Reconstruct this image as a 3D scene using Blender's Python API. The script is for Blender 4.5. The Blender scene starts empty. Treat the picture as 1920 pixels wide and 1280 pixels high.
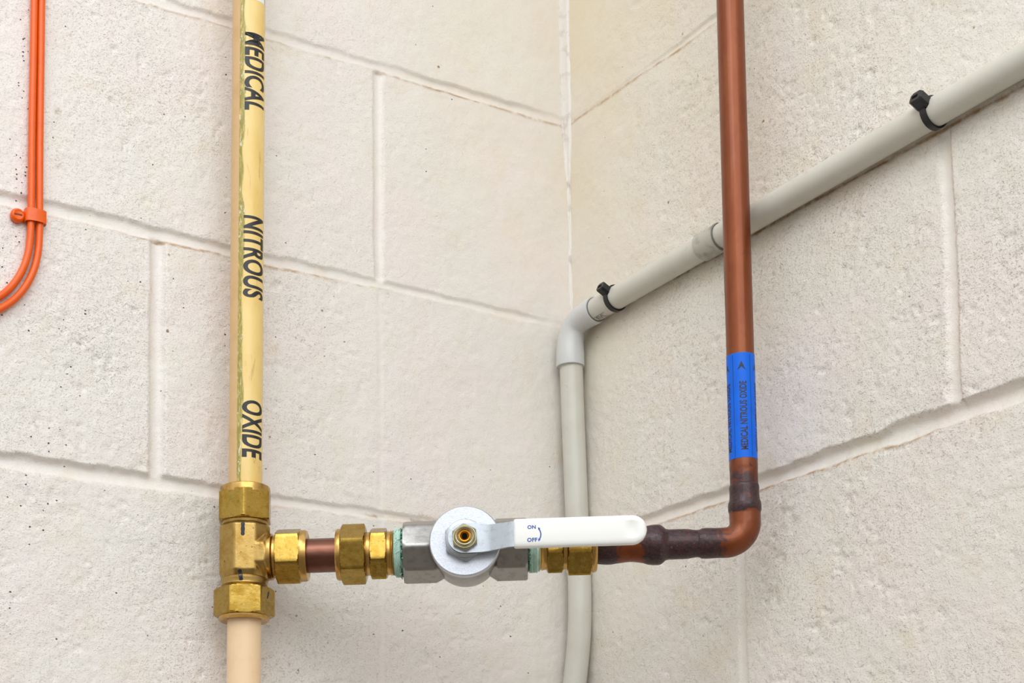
import bpy, bmesh, math, random
import numpy as np
from mathutils import Vector, Matrix
from mathutils.bvhtree import BVHTree
random.seed(7)
PI = math.pi
SC = bpy.context.scene
COL = SC.collection
MM = 0.001            # everything below is laid out in millimetres
V = Vector

# ------------------------------------------------------------------ camera
CF, CX, CY = 3004.68, 586.89, 1449.60          # focal length and lens axis (shifted lens)
yaw, pit, rol = 0.499479, 0.104473, -0.001801
CAM = V((-867.52, -1103.87, -745.54))
Fd = V((math.sin(yaw)*math.cos(pit), math.cos(yaw)*math.cos(pit), math.sin(pit)))
_R = V((math.cos(yaw), -math.sin(yaw), 0)); _U = _R.cross(Fd)
Rd = math.cos(rol)*_R + math.sin(rol)*_U
Ud = -math.sin(rol)*_R + math.cos(rol)*_U
cd = bpy.data.cameras.new('camera'); cam = bpy.data.objects.new('camera', cd); COL.objects.link(cam)
cd.sensor_width = 36; cd.sensor_fit = 'HORIZONTAL'; cd.lens = CF/1920*36
cd.shift_x = (960-CX)/1920; cd.shift_y = (CY-640)/1920
cd.clip_start = 0.02; cd.clip_end = 50
m = Matrix((Rd, Ud, -Fd)).transposed().to_4x4(); m.translation = CAM*MM
cam.matrix_world = m
SC.camera = cam

# ------------------------------------------------------------------ world, lamps, exposure
SC.view_settings.view_transform = 'Standard'; SC.view_settings.look = 'None'
SC.view_settings.exposure = 0.11; SC.view_settings.gamma = 1.0
SC.view_settings.use_curve_mapping = False
W = bpy.data.worlds.new('room_light'); SC.world = W; W.use_nodes = True
wn = W.node_tree.nodes; wl = W.node_tree.links; wn.clear()
tc = wn.new('ShaderNodeTexCoord'); sx = wn.new('ShaderNodeSeparateXYZ'); rp = wn.new('ShaderNodeValToRGB')
mr = wn.new('ShaderNodeMapRange'); mr.inputs['From Min'].default_value = -1
wl.new(tc.outputs['Generated'], sx.inputs[0]); wl.new(sx.outputs['Z'], mr.inputs['Value'])
wl.new(mr.outputs[0], rp.inputs[0])
el = rp.color_ramp.elements
el[0].position = 0.34; el[0].color = (.19, .17, .145, 1)
el[1].position = 0.74; el[1].color = (.95, .965, .98, 1)
e = el.new(.46); e.color = (.46, .44, .42, 1)
e = el.new(.57); e.color = (.785, .79, .79, 1)
bg = wn.new('ShaderNodeBackground'); bg.inputs['Strength'].default_value = 1.20
out = wn.new('ShaderNodeOutputWorld')
wl.new(rp.outputs[0], bg.inputs[0]); wl.new(bg.outputs[0], out.inputs[0])

def area(name, loc, target, sx_, sy_, power, color):
    l = bpy.data.lights.new(name, 'AREA'); l.shape = 'RECTANGLE'; l.size = sx_; l.size_y = sy_
    l.energy = power; l.color = color
    o = bpy.data.objects.new(name, l); COL.objects.link(o); o.location = loc
    o.rotation_euler = (V(target)-V(loc)).to_track_quat('-Z', 'Y').to_euler()
    return o
area('ceiling_light', (-1.50, -1.05, 1.15), (-.2, -.1, -.3), 1.2, 1.0, 9.0, (.945, .975, 1))
area('ceiling_light', (-.85, -1.80, .58), (-.15, -.15, -.45), 1.9, 1.3, 14, (.945, .975, 1))

# ------------------------------------------------------------------ placing helpers
def ray(px, py): return Fd + Rd*((px-CX)/CF) - Ud*((py-CY)/CF)
def L(px, py, off):
    d = ray(px, py); t = (-off-CAM.y)/d.y; return CAM + d*t
def R(px, py, off):
    d = ray(px, py); t = (-off-CAM.x)/d.x; return CAM + d*t
def depth(p): return (p-CAM).dot(Fd)
def pxr(p, r): return r*depth(p)/CF

# ------------------------------------------------------------------ object helpers
BASE = {}
def thing(name, label, cat, loc, group=None):
    o = bpy.data.objects.new(name, None); COL.objects.link(o); o.location = loc*MM
    o.empty_display_size = .01
    o['label'] = label; o['category'] = cat
    if group: o['group'] = group
    BASE[o.name] = loc.copy(); return o
def obj(name, md, mat, parent=None, base=None, smooth=40, label=None):
    """md = (verts mm, faces) -> one mesh object"""
    vs, fs = md[0], md[1]
    if parent is not None: b = BASE[parent.name]
    else: b = base if base is not None else V((0, 0, 0))
    me = bpy.data.meshes.new(name)
    me.from_pydata([((v[0]-b[0])*MM, (v[1]-b[1])*MM, (v[2]-b[2])*MM) for v in vs], [], fs)
    me.validate(); me.update()
    bm = bmesh.new(); bm.from_mesh(me); bmesh.ops.recalc_face_normals(bm, faces=bm.faces)
    bm.to_mesh(me); bm.free()
    for p in me.polygons: p.use_smooth = True
    if smooth < 180: me.set_sharp_from_angle(angle=math.radians(smooth))
    me.materials.append(mat)
    o = bpy.data.objects.new(name, me); COL.objects.link(o)
    if parent is not None: o.parent = parent
    else: o.location = b*MM
    BASE[o.name] = V(b)
    if label: o['label'] = label
    return o
def tag(o, label, cat, group=None):
    o['label'] = label; o['category'] = cat
    if group: o['group'] = group
    return o
def struct(o): o['kind'] = 'structure'; return o

def join(*mds):
    vs, fs = [], []
    for v, f in mds:
        n = len(vs); vs += list(v); fs += [tuple(i+n for i in q) for q in f]
    return vs, fs
def basis(D, up=V((0, 0, 1))):
    D = D.normalized(); X = up - D*up.dot(D)
    if X.length < 1e-4: X = V((1, 0, 0)) - D*D.x
    X.normalize(); return D, X, D.cross(X)
def rings(rows, close=True, cap=True):
    n = len(rows[0]); vs = [p for r in rows for p in r]; fs = []
    for i in range(len(rows)-1):
        for j in range(n):
            k = (j+1) % n
            fs.append((i*n+j, i*n+k, (i+1)*n+k, (i+1)*n+j))
    if cap:
        fs.append(tuple(range(n))[::-1]); fs.append(tuple(range((len(rows)-1)*n, len(rows)*n)))
    return vs, fs
def turn(A, D, prof, n=64, up=V((0, 0, 1)), cap=True):
    D, X, Y = basis(D, up)
    return rings([[A + D*t + (X*math.cos(2*PI*j/n)+Y*math.sin(2*PI*j/n))*r for j in range(n)] for t, r in prof], cap=cap)
def poly(A, D, rows, k, vr, rot=0, n=None, up=V((0, 0, 1)), soft=0.985):
    """k-sided prism; vr = radius to a vertex, rot = angle of first vertex from up; rows (t, cap radius or None, scale)"""
    D, X, Y = basis(D, up); n = n or 16*k; out_ = []
    for row in rows:
        t, cr = row[0], row[1]; s = row[2] if len(row) > 2 else 1
        ring = []
        for j in range(n):
            a = 2*PI*j/n; b = a % (2*PI/k) - PI/k
            r = vr*s*math.cos(PI/k)/math.cos(b); r = min(r, vr*s*soft)
            if cr is not None: r = min(r, cr)
            aa = a+rot
            ring.append(A + D*t + (X*math.cos(aa)+Y*math.sin(aa))*r)
        out_.append(ring)
    return rings(out_)
def nut_rows(t0, t1, vr, k=6, c=None):
    af = vr*math.cos(PI/k); c = c or (vr-af)*.62; m_ = []
    for f in (0, .25, .5, .75, 1.0): m_.append((t0 + c*f, af*.955 + (vr*1.0-af*.955)*math.sin(f*PI/2)))
    r = [(t0, af*.93)] + m_ + [(t1-(t-t0), cr) for t, cr in reversed(m_)] + [(t1, af*.93)]
    return r
def sweep(path, radii, n=32, up=V((0, 0, 1)), cap=True):
    pts = [V(p) for p in path]; rows = []; N = None
    for i, p in enumerate(pts):
        T = (pts[min(i+1, len(pts)-1)]-pts[max(i-1, 0)]).normalized()
        if N is None: _, N, _ = basis(T, up)
        N = (N - T*N.dot(T)).normalized(); B = T.cross(N)
        r = radii[i] if hasattr(radii, '__len__') else radii
        rows.append([p + (N*math.cos(2*PI*j/n)+B*math.sin(2*PI*j/n))*r for j in range(n)])
    return rings(rows, cap=cap)
def spline(ctrl, m_=12):
    P = [V(c) for c in ctrl]; P = [2*P[0]-P[1]] + P + [2*P[-1]-P[-2]]; o = []
    for i in range(1, len(P)-2):
        for s in range(m_):
            t = s/m_; a, b, c, d = P[i-1], P[i], P[i+1], P[i+2]
            o.append(.5*((2*b)+(c-a)*t+(2*a-5*b+4*c-d)*t*t+(3*b-a-3*c+d)*t**3))
    o.append(P[-2]); return o
def arc_strip(A, D, r, t0, t1, a0, a1, ref, n=40, th=.25, nt=2):
    """curved sheet on a cylinder; angle 0 points to ref, positive turns to the viewer's right"""
    D = D.normalized(); X = (ref - D*ref.dot(D)).normalized(); Y = D.cross(X)
    vs, fs = [], []
    for rr in (r, r+th):
        for i in range(nt+1):
            for j in range(n+1):
                a = a0+(a1-a0)*j/n; t = t0+(t1-t0)*i/nt
                vs.append(A + D*t + (X*math.cos(a)+Y*math.sin(a))*rr)
    w = n+1; h = nt+1
    for s in (0, 1):
        for i in range(nt):
            for j in range(n):
                q = s*w*h+i*w+j; fs.append((q, q+1, q+w+1, q+w))
    for j in range(n):
        fs.append((j, j+1, w*h+j+1, w*h+j)); q = nt*w+j; fs.append((q, q+1, w*h+q+1, w*h+q))
    for i in range(nt):
        q = i*w; fs.append((q, q+w, w*h+q+w, w*h+q)); q = i*w+n; fs.append((q, q+w, w*h+q+w, w*h+q))
    return vs, fs
def flat_text(s, bold=.0, shear=0., size=1.0, cell=None):
    """outline text as a flat triangulated mesh scaled to the unit box [0,1]x[0,1]"""
    c = bpy.data.curves.new('t', 'FONT'); c.body = s; c.offset = bold; c.shear = shear; c.resolution_u = 5
    c.fill_mode = 'BOTH'; c.space_character = 1.0 + bold*1.4
    o = bpy.data.objects.new('t', c); COL.objects.link(o)
    dg = bpy.context.evaluated_depsgraph_get(); dg.update()
    me = o.evaluated_get(dg).to_mesh()
    bm = bmesh.new(); bm.from_mesh(me); o.evaluated_get(dg).to_mesh_clear()
    COL.objects.unlink(o); bpy.data.objects.remove(o); bpy.data.curves.remove(c)
    bmesh.ops.remove_doubles(bm, verts=bm.verts, dist=1e-5)
    xs = [v.co.x for v in bm.verts]; ys = [v.co.y for v in bm.verts]
    x0, x1, y0, y1 = min(xs), max(xs), min(ys), max(ys)
    for v in bm.verts: v.co = V(((v.co.x-x0)/(x1-x0), (v.co.y-y0)/(y1-y0), 0))
    for i in range(1, cell or 14):
        yy = i/(cell or 14)
        bmesh.ops.bisect_plane(bm, geom=bm.verts[:]+bm.edges[:]+bm.faces[:], plane_co=(0, yy, 0), plane_no=(0, 1, 0))
    bm.verts.index_update()
    r = [tuple(v.co) for v in bm.verts], [tuple(v.index for v in f.verts) for f in bm.faces]
    bm.free(); return r
def text_on_cyl(s, A, D, r, ref, t0, t1, a_base, a_top, **k):
    """running direction along D from t0 to t1, letters rise from angle a_base to a_top"""
    vs, fs = flat_text(s, **k)
    D = D.normalized(); X = (ref - D*ref.dot(D)).normalized(); Y = D.cross(X)
    o = []
    for x, y, _ in vs:
        a = a_base+(a_top-a_base)*y; t = t0+(t1-t0)*x
        o.append(A + D*t + (X*math.cos(a)+Y*math.sin(a))*r)
    return o, fs
def stick(path_px, targets, w, lift=.12, n=10):
    """a thin inked stroke laid on the surface of the given objects"""
    trees = []
    for o in targets:
        b = BASE[o.name]
        me = o.data; trees.append((BVHTree.FromPolygons([v.co/MM + b for v in me.vertices], [tuple(p.vertices) for p in me.polygons]), 0))
    pts = []
    for i in range(len(path_px)-1):
        for s in range(n):
            f = s/n; a, b = path_px[i], path_px[i+1]
            px, py = a[0]+(b[0]-a[0])*f, a[1]+(b[1]-a[1])*f
            d = ray(px, py).normalized(); best = None
            for t, _ in trees:
                h = t.ray_cast(CAM, d)
                if h[0] is not None and (best is None or h[3] < best[3]): best = h
            if best: pts.append((best[0], best[1] if best[1].dot(d) < 0 else -best[1]))
    vs, fs = [], []
    for i, (p, nrm) in enumerate(pts):
        T = (pts[min(i+1, len(pts)-1)][0]-pts[max(i-1, 0)][0]).normalized(); S = T.cross(nrm).normalized()
        ww = w*(.55 if i in (0, len(pts)-1) else 1)*(1+.12*math.sin(i*1.7))
        for sgn, lf in ((-1, -.3), (-1, lift), (1, lift), (1, -.3)): vs.append(p + S*ww*sgn*.5 + nrm*lf)
    for i in range(len(pts)-1):
        for j in range(4):
            k = (j+1) % 4; fs.append((i*4+j, i*4+k, i*4+4+k, i*4+4+j))
    m4 = (len(pts)-1)*4
    fs += [(0, 1, 2, 3), (m4, m4+1, m4+2, m4+3)]
    return vs, fs

# ------------------------------------------------------------------ materials
def sr(r, g, b):
    f = lambda c: (c/255/12.92) if c/255 <= .04045 else ((c/255+.055)/1.055)**2.4
    return (f(r), f(g), f(b), 1)
class Mat:
    def __init__(s, name, color, rough=.5, metal=0., spec=.5, coat=0.):
        s.m = bpy.data.materials.new(name); s.m.use_nodes = True
        s.n = s.m.node_tree.nodes; s.l = s.m.node_tree.links
        s.b = s.n['Principled BSDF']; s.b.inputs['Base Color'].default_value = color
        s.b.inputs['Roughness'].default_value = rough; s.b.inputs['Metallic'].default_value = metal
        s.b.inputs['Specular IOR Level'].default_value = spec; s.b.inputs['Coat Weight'].default_value = coat
        s.tc = None; s.col = None; s.base = color; s.h = None
    def node(s, t, **k):
        x = s.n.new(t)
        for a, b in k.items(): setattr(x, a, b)
        return x
    def mm(s, scale=(1, 1, 1)):
        t = s.node('ShaderNodeTexCoord'); mp = s.node('ShaderNodeMapping')
        mp.inputs['Scale'].default_value = [1000*q for q in scale]
        s.l.new(t.outputs['Object'], mp.inputs[0]); return mp.outputs[0]
    def noise(s, size, detail=3, rough=.55, stretch=(1, 1, 1), dist=0.):
        x = s.node('ShaderNodeTexNoise'); x.inputs['Scale'].default_value = 1/size
        x.inputs['Detail'].default_value = detail; x.inputs['Roughness'].default_value = rough
        x.inputs['Distortion'].default_value = dist
        s.l.new(s.mm(stretch), x.inputs['Vector']); return x.outputs['Fac']
    def ramp(s, src, a, b, va=0., vb=1.):
        x = s.node('ShaderNodeMapRange'); x.clamp = True
        for k, v in (('From Min', a), ('From Max', b), ('To Min', va), ('To Max', vb)): x.inputs[k].default_value = v
        s.l.new(src, x.inputs['Value']); return x.outputs[0]
    def math(s, op, a, b=None):
        x = s.node('ShaderNodeMath', operation=op)
        for i, v in enumerate((a, b)):
            if v is None: continue
            if isinstance(v, (int, float)): x.inputs[i].default_value = v
            else: s.l.new(v, x.inputs[i])
        return x.outputs[0]
    def mix(s, fac, color):
        x = s.node('ShaderNodeMix', data_type='RGBA')
        if isinstance(fac, (int, float)): x.inputs[0].default_value = fac
        else: s.l.new(fac, x.inputs[0])
        if s.col is None: x.inputs[6].default_value = s.base
        else: s.l.new(s.col, x.inputs[6])
        x.inputs[7].default_value = color
        s.col = x.outputs[2]; s.l.new(s.col, s.b.inputs['Base Color']); return s
    def attr(s, name):
        x = s.node('ShaderNodeAttribute'); x.attribute_name = name; return x.outputs['Fac']
    def rough(s, fac): s.l.new(fac, s.b.inputs['Roughness'])
    def bump(s, h, dist, strength=1.):
        x = s.node('ShaderNodeBump'); x.inputs['Distance'].default_value = dist*MM
        x.inputs['Strength'].default_value = strength
        s.l.new(h, x.inputs['Height'])
        if s.h is not None: s.l.new(s.h, x.inputs['Normal'])
        s.h = x.outputs[0]; s.l.new(s.h, s.b.inputs['Normal']); return s

def wall_mat():
    w = Mat('painted_block', sr(229, 225, 218), .37, spec=.5)
    n = w.noise(95, 3); w.mix(w.ramp(n, .42, .62), sr(232, 224, 219))
    n = w.noise(60, 4); w.mix(w.ramp(n, .50, .70, 0, .55), sr(228, 226, 219))
    n = w.noise(38, 4, dist=.6); w.mix(w.ramp(n, .55, .75, 0, .5), sr(226, 214, 192))
    w.mix(w.math('MULTIPLY', w.attr('cream'), .75), sr(224, 211, 178))
    n = w.noise(9, 4); w.mix(w.math('MULTIPLY', w.attr('dirt_shade'), w.ramp(n, .36, .56, .25, 1)), sr(158, 118, 62))  # tan for wall dirt and for the gap shadow painted below the conduit
    # specks: bare dark pores in the paint
    def pores(size, rad, thr, att, color, st):
        v = w.node('ShaderNodeTexVoronoi'); v.inputs['Scale'].default_value = 1/size
        mv = w.mm(st)
        ns = w.node('ShaderNodeTexNoise'); ns.inputs['Scale'].default_value = .9; ns.inputs['Detail'].default_value = 2
        w.l.new(mv, ns.inputs['Vector'])
        ad = w.node('ShaderNodeVectorMath', operation='MULTIPLY_ADD'); w.l.new(ns.outputs['Color'], ad.inputs[0])
        ad.inputs[1].default_value = (1.3, 1.3, 1.3); w.l.new(mv, ad.inputs[2]); w.l.new(ad.outputs[0], v.inputs['Vector'])
        d = w.ramp(v.outputs['Distance'], rad*.6, rad, 1, 0)
        sp = w.node('ShaderNodeSeparateColor'); w.l.new(v.outputs['Color'], sp.inputs[0])
        k = w.math('GREATER_THAN', w.math('ADD', sp.outputs[0], w.math('MULTIPLY', w.attr(att), .25 if att == 'coarse' else .45)), thr)
        f = w.math('MULTIPLY', d, k); w.mix(f, color); return f
    f1 = pores(9, .085, 1.02, 'coarse', sr(70, 66, 58), (1, 1, 1.2))
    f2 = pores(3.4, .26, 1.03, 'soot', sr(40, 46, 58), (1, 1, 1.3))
    f3 = pores(23, .07, .90, 'coarse', sr(150, 120, 80), (1, 1, 1))
    # relief of the painted block face
    co = w.attr('coarse')
    n1 = w.noise(5.0, 4, .6, dist=.7)
    big = w.math('MULTIPLY', w.ramp(n1, .60, .74, 0, -1), co)
    w.bump(big, .5, 1)
    n2 = w.noise(2.3, 3, .6, (1, 1, 1.5), dist=.4); pit_ = w.ramp(n2, .585, .70, 0, -1)
    w.bump(w.math('MULTIPLY', pit_, co), .30, 1)
    n5 = w.noise(1.5, 2, .6); w.bump(w.math('MULTIPLY', w.ramp(n5, .52, .75), w.math('ADD', co, .25)), .24, 1)
    n3 = w.noise(14, 2); w.bump(n3, 1.2, .6)
    n4 = w.noise(.8, 2); w.bump(n4, .12, .7)
    w.bump(w.math('MULTIPLY', w.math('ADD', f1, f2), -1), .6, 1)
    return w.m
M_WALL = wall_mat()
tr = Mat('corner_filler', sr(229, 224, 217), .5)
n = tr.noise(16, 4); tr.mix(tr.ramp(n, .54, .68, 0, .5), sr(170, 155, 135)); tr.bump(tr.noise(5, 3), .9, .6)
M_TRIM = tr.m

b = Mat('aged_brass', sr(170, 140, 68), .27, 1.0)
n = b.noise(7, 4, dist=.5); b.mix(b.ramp(n, .45, .68, 0, .7), sr(152, 116, 38))
n = b.noise(3, 4, stretch=(1, 1, 2)); b.mix(b.ramp(n, .60, .72, 0, .6), sr(90, 72, 30))
n = b.noise(11, 3); b.mix(b.ramp(n, .62, .75, 0, .6), sr(110, 122, 60))
b.rough(b.ramp(b.noise(4, 3), .3, .7, .15, .34)); b.bump(b.noise(2.2, 3), .10, .6); b.bump(b.noise(12, 2), .5, .5)
M_BRASS = b.m
b = Mat('forged_brass', sr(178, 148, 88), .38, 1.0)
n = b.noise(8, 4); b.mix(b.ramp(n, .45, .68, 0, .6), sr(150, 112, 44))
n = b.noise(2.4, 3); b.mix(b.ramp(n, .64, .72, 0, .7), sr(84, 60, 24))
b.bump(b.noise(.7, 2), .10, .7); b.bump(b.noise(4, 3), .25, .6)
M_FORGED = b.m
b = Mat('turned_brass', sr(196, 158, 92), .24, 1.0)
n = b.noise(6, 3); b.mix(b.ramp(n, .5, .75, 0, .5), sr(150, 108, 40))
M_TURNED = b.m

c = Mat('bare_copper', sr(130, 66, 26), .46, .5, coat=.28)
n = c.noise(18, 4, stretch=(1, 1, .35)); c.mix(c.ramp(n, .45, .62, 0, .7), sr(120, 54, 16))
n = c.noise(7, 3, stretch=(1, 1, .4)); c.mix(c.ramp(n, .60, .70, 0, .45), sr(120, 52, 20))
ns = c.noise(8, 3, .5, dist=.8)
bf = c.math('ADD', c.attr('burn'), c.ramp(ns, .3, .7, -.26, .26))
c.mix(c.ramp(bf, .10, .34, 0, .85), sr(118, 58, 26))
c.mix(c.ramp(bf, .42, .60, 0, .92), sr(60, 34, 38))
n = c.noise(2.2, 4); c.mix(c.math('MULTIPLY', c.ramp(bf, .55, .75), c.ramp(n, .46, .60, 0, .85)), sr(34, 29, 32))
n = c.noise(1.6, 4, .7); c.mix(c.math('MULTIPLY', c.ramp(bf, .6, .9), c.ramp(n, .60, .70, 0, .6)), sr(120, 108, 112))
c.rough(c.ramp(bf, .2, .8, .44, .55)); c.l.new(c.ramp(bf, .4, .7, .62, .35), c.b.inputs['Metallic'])
c.bump(c.math('MULTIPLY', c.ramp(bf, .5, .8, .1, 1), c.noise(2.5, 4)), .5, .7)
M_COPPER = c.m
c = Mat('dark_copper', sr(122, 82, 68), .30, .9)
n = c.noise(7, 3, stretch=(.3, .3, 1)); c.mix(c.ramp(n, .45, .7, 0, .7), sr(104, 60, 50)); M_STUB = c.m

t = Mat('tan_paint', sr(214, 178, 128), .42)
n = t.noise(20, 3); t.mix(t.ramp(n, .5, .7, 0, .5), sr(198, 160, 104)); t.bump(t.noise(6, 2), .2, .4); M_TAN = t.m
t = Mat('peach_paint', sr(236, 205, 165), .36)
n = t.noise(18, 3); t.mix(t.ramp(n, .5, .7, 0, .5), sr(228, 190, 146)); M_PEACH = t.m
t = Mat('yellow_label', sr(236, 206, 132), .33, spec=.5)
n = t.noise(26, 4, stretch=(1, 1, .6)); t.mix(t.ramp(n, .45, .65, 0, .55), sr(224, 186, 98))
n = t.noise(8, 5, .65, stretch=(1.6, 1.6, .35), dist=1.0); t.mix(t.ramp(n, .60, .70, 0, .55), sr(176, 132, 62))
n = t.noise(3, 5, .7, stretch=(2, 2, .4), dist=.8)
t.mix(t.math('MULTIPLY', t.attr('edge'), t.ramp(n, .35, .52, .35, 1)), sr(150, 140, 58))
n = t.noise(4, 4, .7, stretch=(2, 2, .6)); t.mix(t.math('MULTIPLY', t.attr('edge'), t.ramp(n, .58, .64, 0, .9)), sr(226, 226, 206))
t.bump(t.noise(5, 3), .2, .5); M_YLAB = t.m
k = Mat('black_print', sr(26, 26, 30), .45); n = k.noise(2.2, 4, .7); k.mix(k.ramp(n, .66, .72, 0, .75), sr(150, 128, 74)); M_INK = k.m
M_INK2 = Mat('sticker_print', sr(22, 26, 44), .5).m
M_WHITEPRINT = Mat('white_print', sr(236, 238, 236), .4).m
M_BLUE = Mat('blue_sticker', sr(0, 102, 222), .42, spec=.25); M_BLUE.mix(M_BLUE.ramp(M_BLUE.noise(15, 3), .5, .7, 0, .4), sr(0, 82, 210)); M_BLUE = M_BLUE.m
M_BLUE2 = Mat('blue_print', sr(36, 80, 176), .45).m
o_ = Mat('orange_paint', sr(234, 94, 0), .30, spec=.4, coat=.15); o_.mix(o_.ramp(o_.noise(12, 4), .5, .7, 0, .5), sr(222, 84, 0))
o_.mix(o_.ramp(o_.noise(1.6, 4), .70, .74, 0, .7), sr(130, 60, 30)); o_.bump(o_.noise(2, 3), .15, .5); M_ORANGE = o_.m
g = Mat('grey_plastic', sr(205, 203, 192), .36); g.mix(g.ramp(g.noise(30, 3), .45, .65, 0, .5), sr(196, 193, 178)); g.mix(g.ramp(g.noise(9, 4, .6), .66, .76, 0, .35), sr(160, 145, 115)); M_PVC = g.m
g = Mat('pale_socket_plastic', sr(206, 207, 205), .30); M_PVC2 = g.m
g = Mat('weathered_plastic', sr(186, 184, 172), .5); g.mix(g.ramp(g.noise(7, 3, .5, dist=.2), .48, .70, 0, .6), sr(134, 130, 120)); g.bump(g.noise(3, 3), .3, .6); M_SADDLE = g.m
M_SEAL = Mat('grey_sealant', sr(112, 112, 106), .5).m
M_BLACK = Mat('black_nylon', sr(20, 20, 22), .36).m
d_ = Mat('dark_void', sr(12, 8, 6), .9, spec=.1).m
s = Mat('silver_paint', sr(206, 210, 218), .42, .75); s.mix(s.ramp(s.noise(.75, 3, .7), .45, .62, 0, .6), sr(176, 182, 192))
s.mix(s.ramp(s.noise(.5, 2, .7), .62, .68, 0, .8), sr(245, 248, 252)); s.bump(s.noise(.6, 3), .12, .8); s.bump(s.noise(3, 3), .2, .5); M_SILVER = s.m
s = Mat('cast_nickel', sr(160, 158, 154), .30, .95); s.mix(s.ramp(s.noise(5, 4), .5, .7, 0, .5), sr(128, 124, 118)); s.bump(s.noise(.8, 3), .10, .7); s.bump(s.noise(6, 3), .3, .5); M_NICKEL = s.m
s = Mat('zinc_plate', sr(176, 182, 188), .34, .95); s.mix(s.ramp(s.noise(3, 4), .5, .7, 0, .4), sr(140, 144, 146)); s.bump(s.noise(1, 3), .05, .6); M_ZINC = s.m
s = Mat('yellow_zinc', sr(176, 170, 138), .28, .95); s.mix(s.ramp(s.noise(3, 4), .5, .7, 0, .5), sr(132, 140, 116)); M_YZINC = s.m
M_AMBER = Mat('amber_brass', sr(206, 138, 38), .35, .9).m
s = Mat('white_grip', sr(238, 238, 234), .30, coat=.25); s.bump(s.noise(9, 2), .3, .3); M_GRIP = s.m
p_ = Mat('mint_tape', sr(212, 234, 224), .5); p_.mix(p_.ramp(p_.noise(3, 4, .7, stretch=(3, 3, .6), dist=.6), .45, .65, 0, .75), sr(150, 200, 182)); p_.bump(p_.noise(1.2, 3), .35, .8); M_MINT = p_.m
p_ = Mat('green_paste', sr(44, 140, 104), .5); p_.mix(p_.ramp(p_.noise(1.2, 3), .45, .6), sr(14, 70, 50)); M_PASTE = p_.m

# ------------------------------------------------------------------ block walls
rng = np.random.default_rng(5)
LAT = rng.random((256, 256))
def vnoise(x, y, size, ox=0., oy=0.):
    x = np.asarray(x, float)/size+ox+400; y = np.asarray(y, float)/size+oy+400
    xi = np.floor(x).astype(int); yi = np.floor(y).astype(int); fx = x-xi; fy = y-yi
    fx = fx*fx*(3-2*fx); fy = fy*fy*(3-2*fy); g_ = lambda a, b_: LAT[a % 256, b_ % 256]
    return (g_(xi, yi)*(1-fx)+g_(xi+1, yi)*fx)*(1-fy)+(g_(xi, yi+1)*(1-fx)+g_(xi+1, yi+1)*fx)*fy
def fnoise(x, y, size, ox=0.):
    return .57*vnoise(x, y, size, ox, 3.1)+.28*vnoise(x, y, size/2, ox+7, 1.7)+.15*vnoise(x, y, size/4, ox+13, 9.2)
def interp(x, tab):
    a = np.array(tab, float); return np.interp(x, a[:, 0], a[:, 1])
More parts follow.
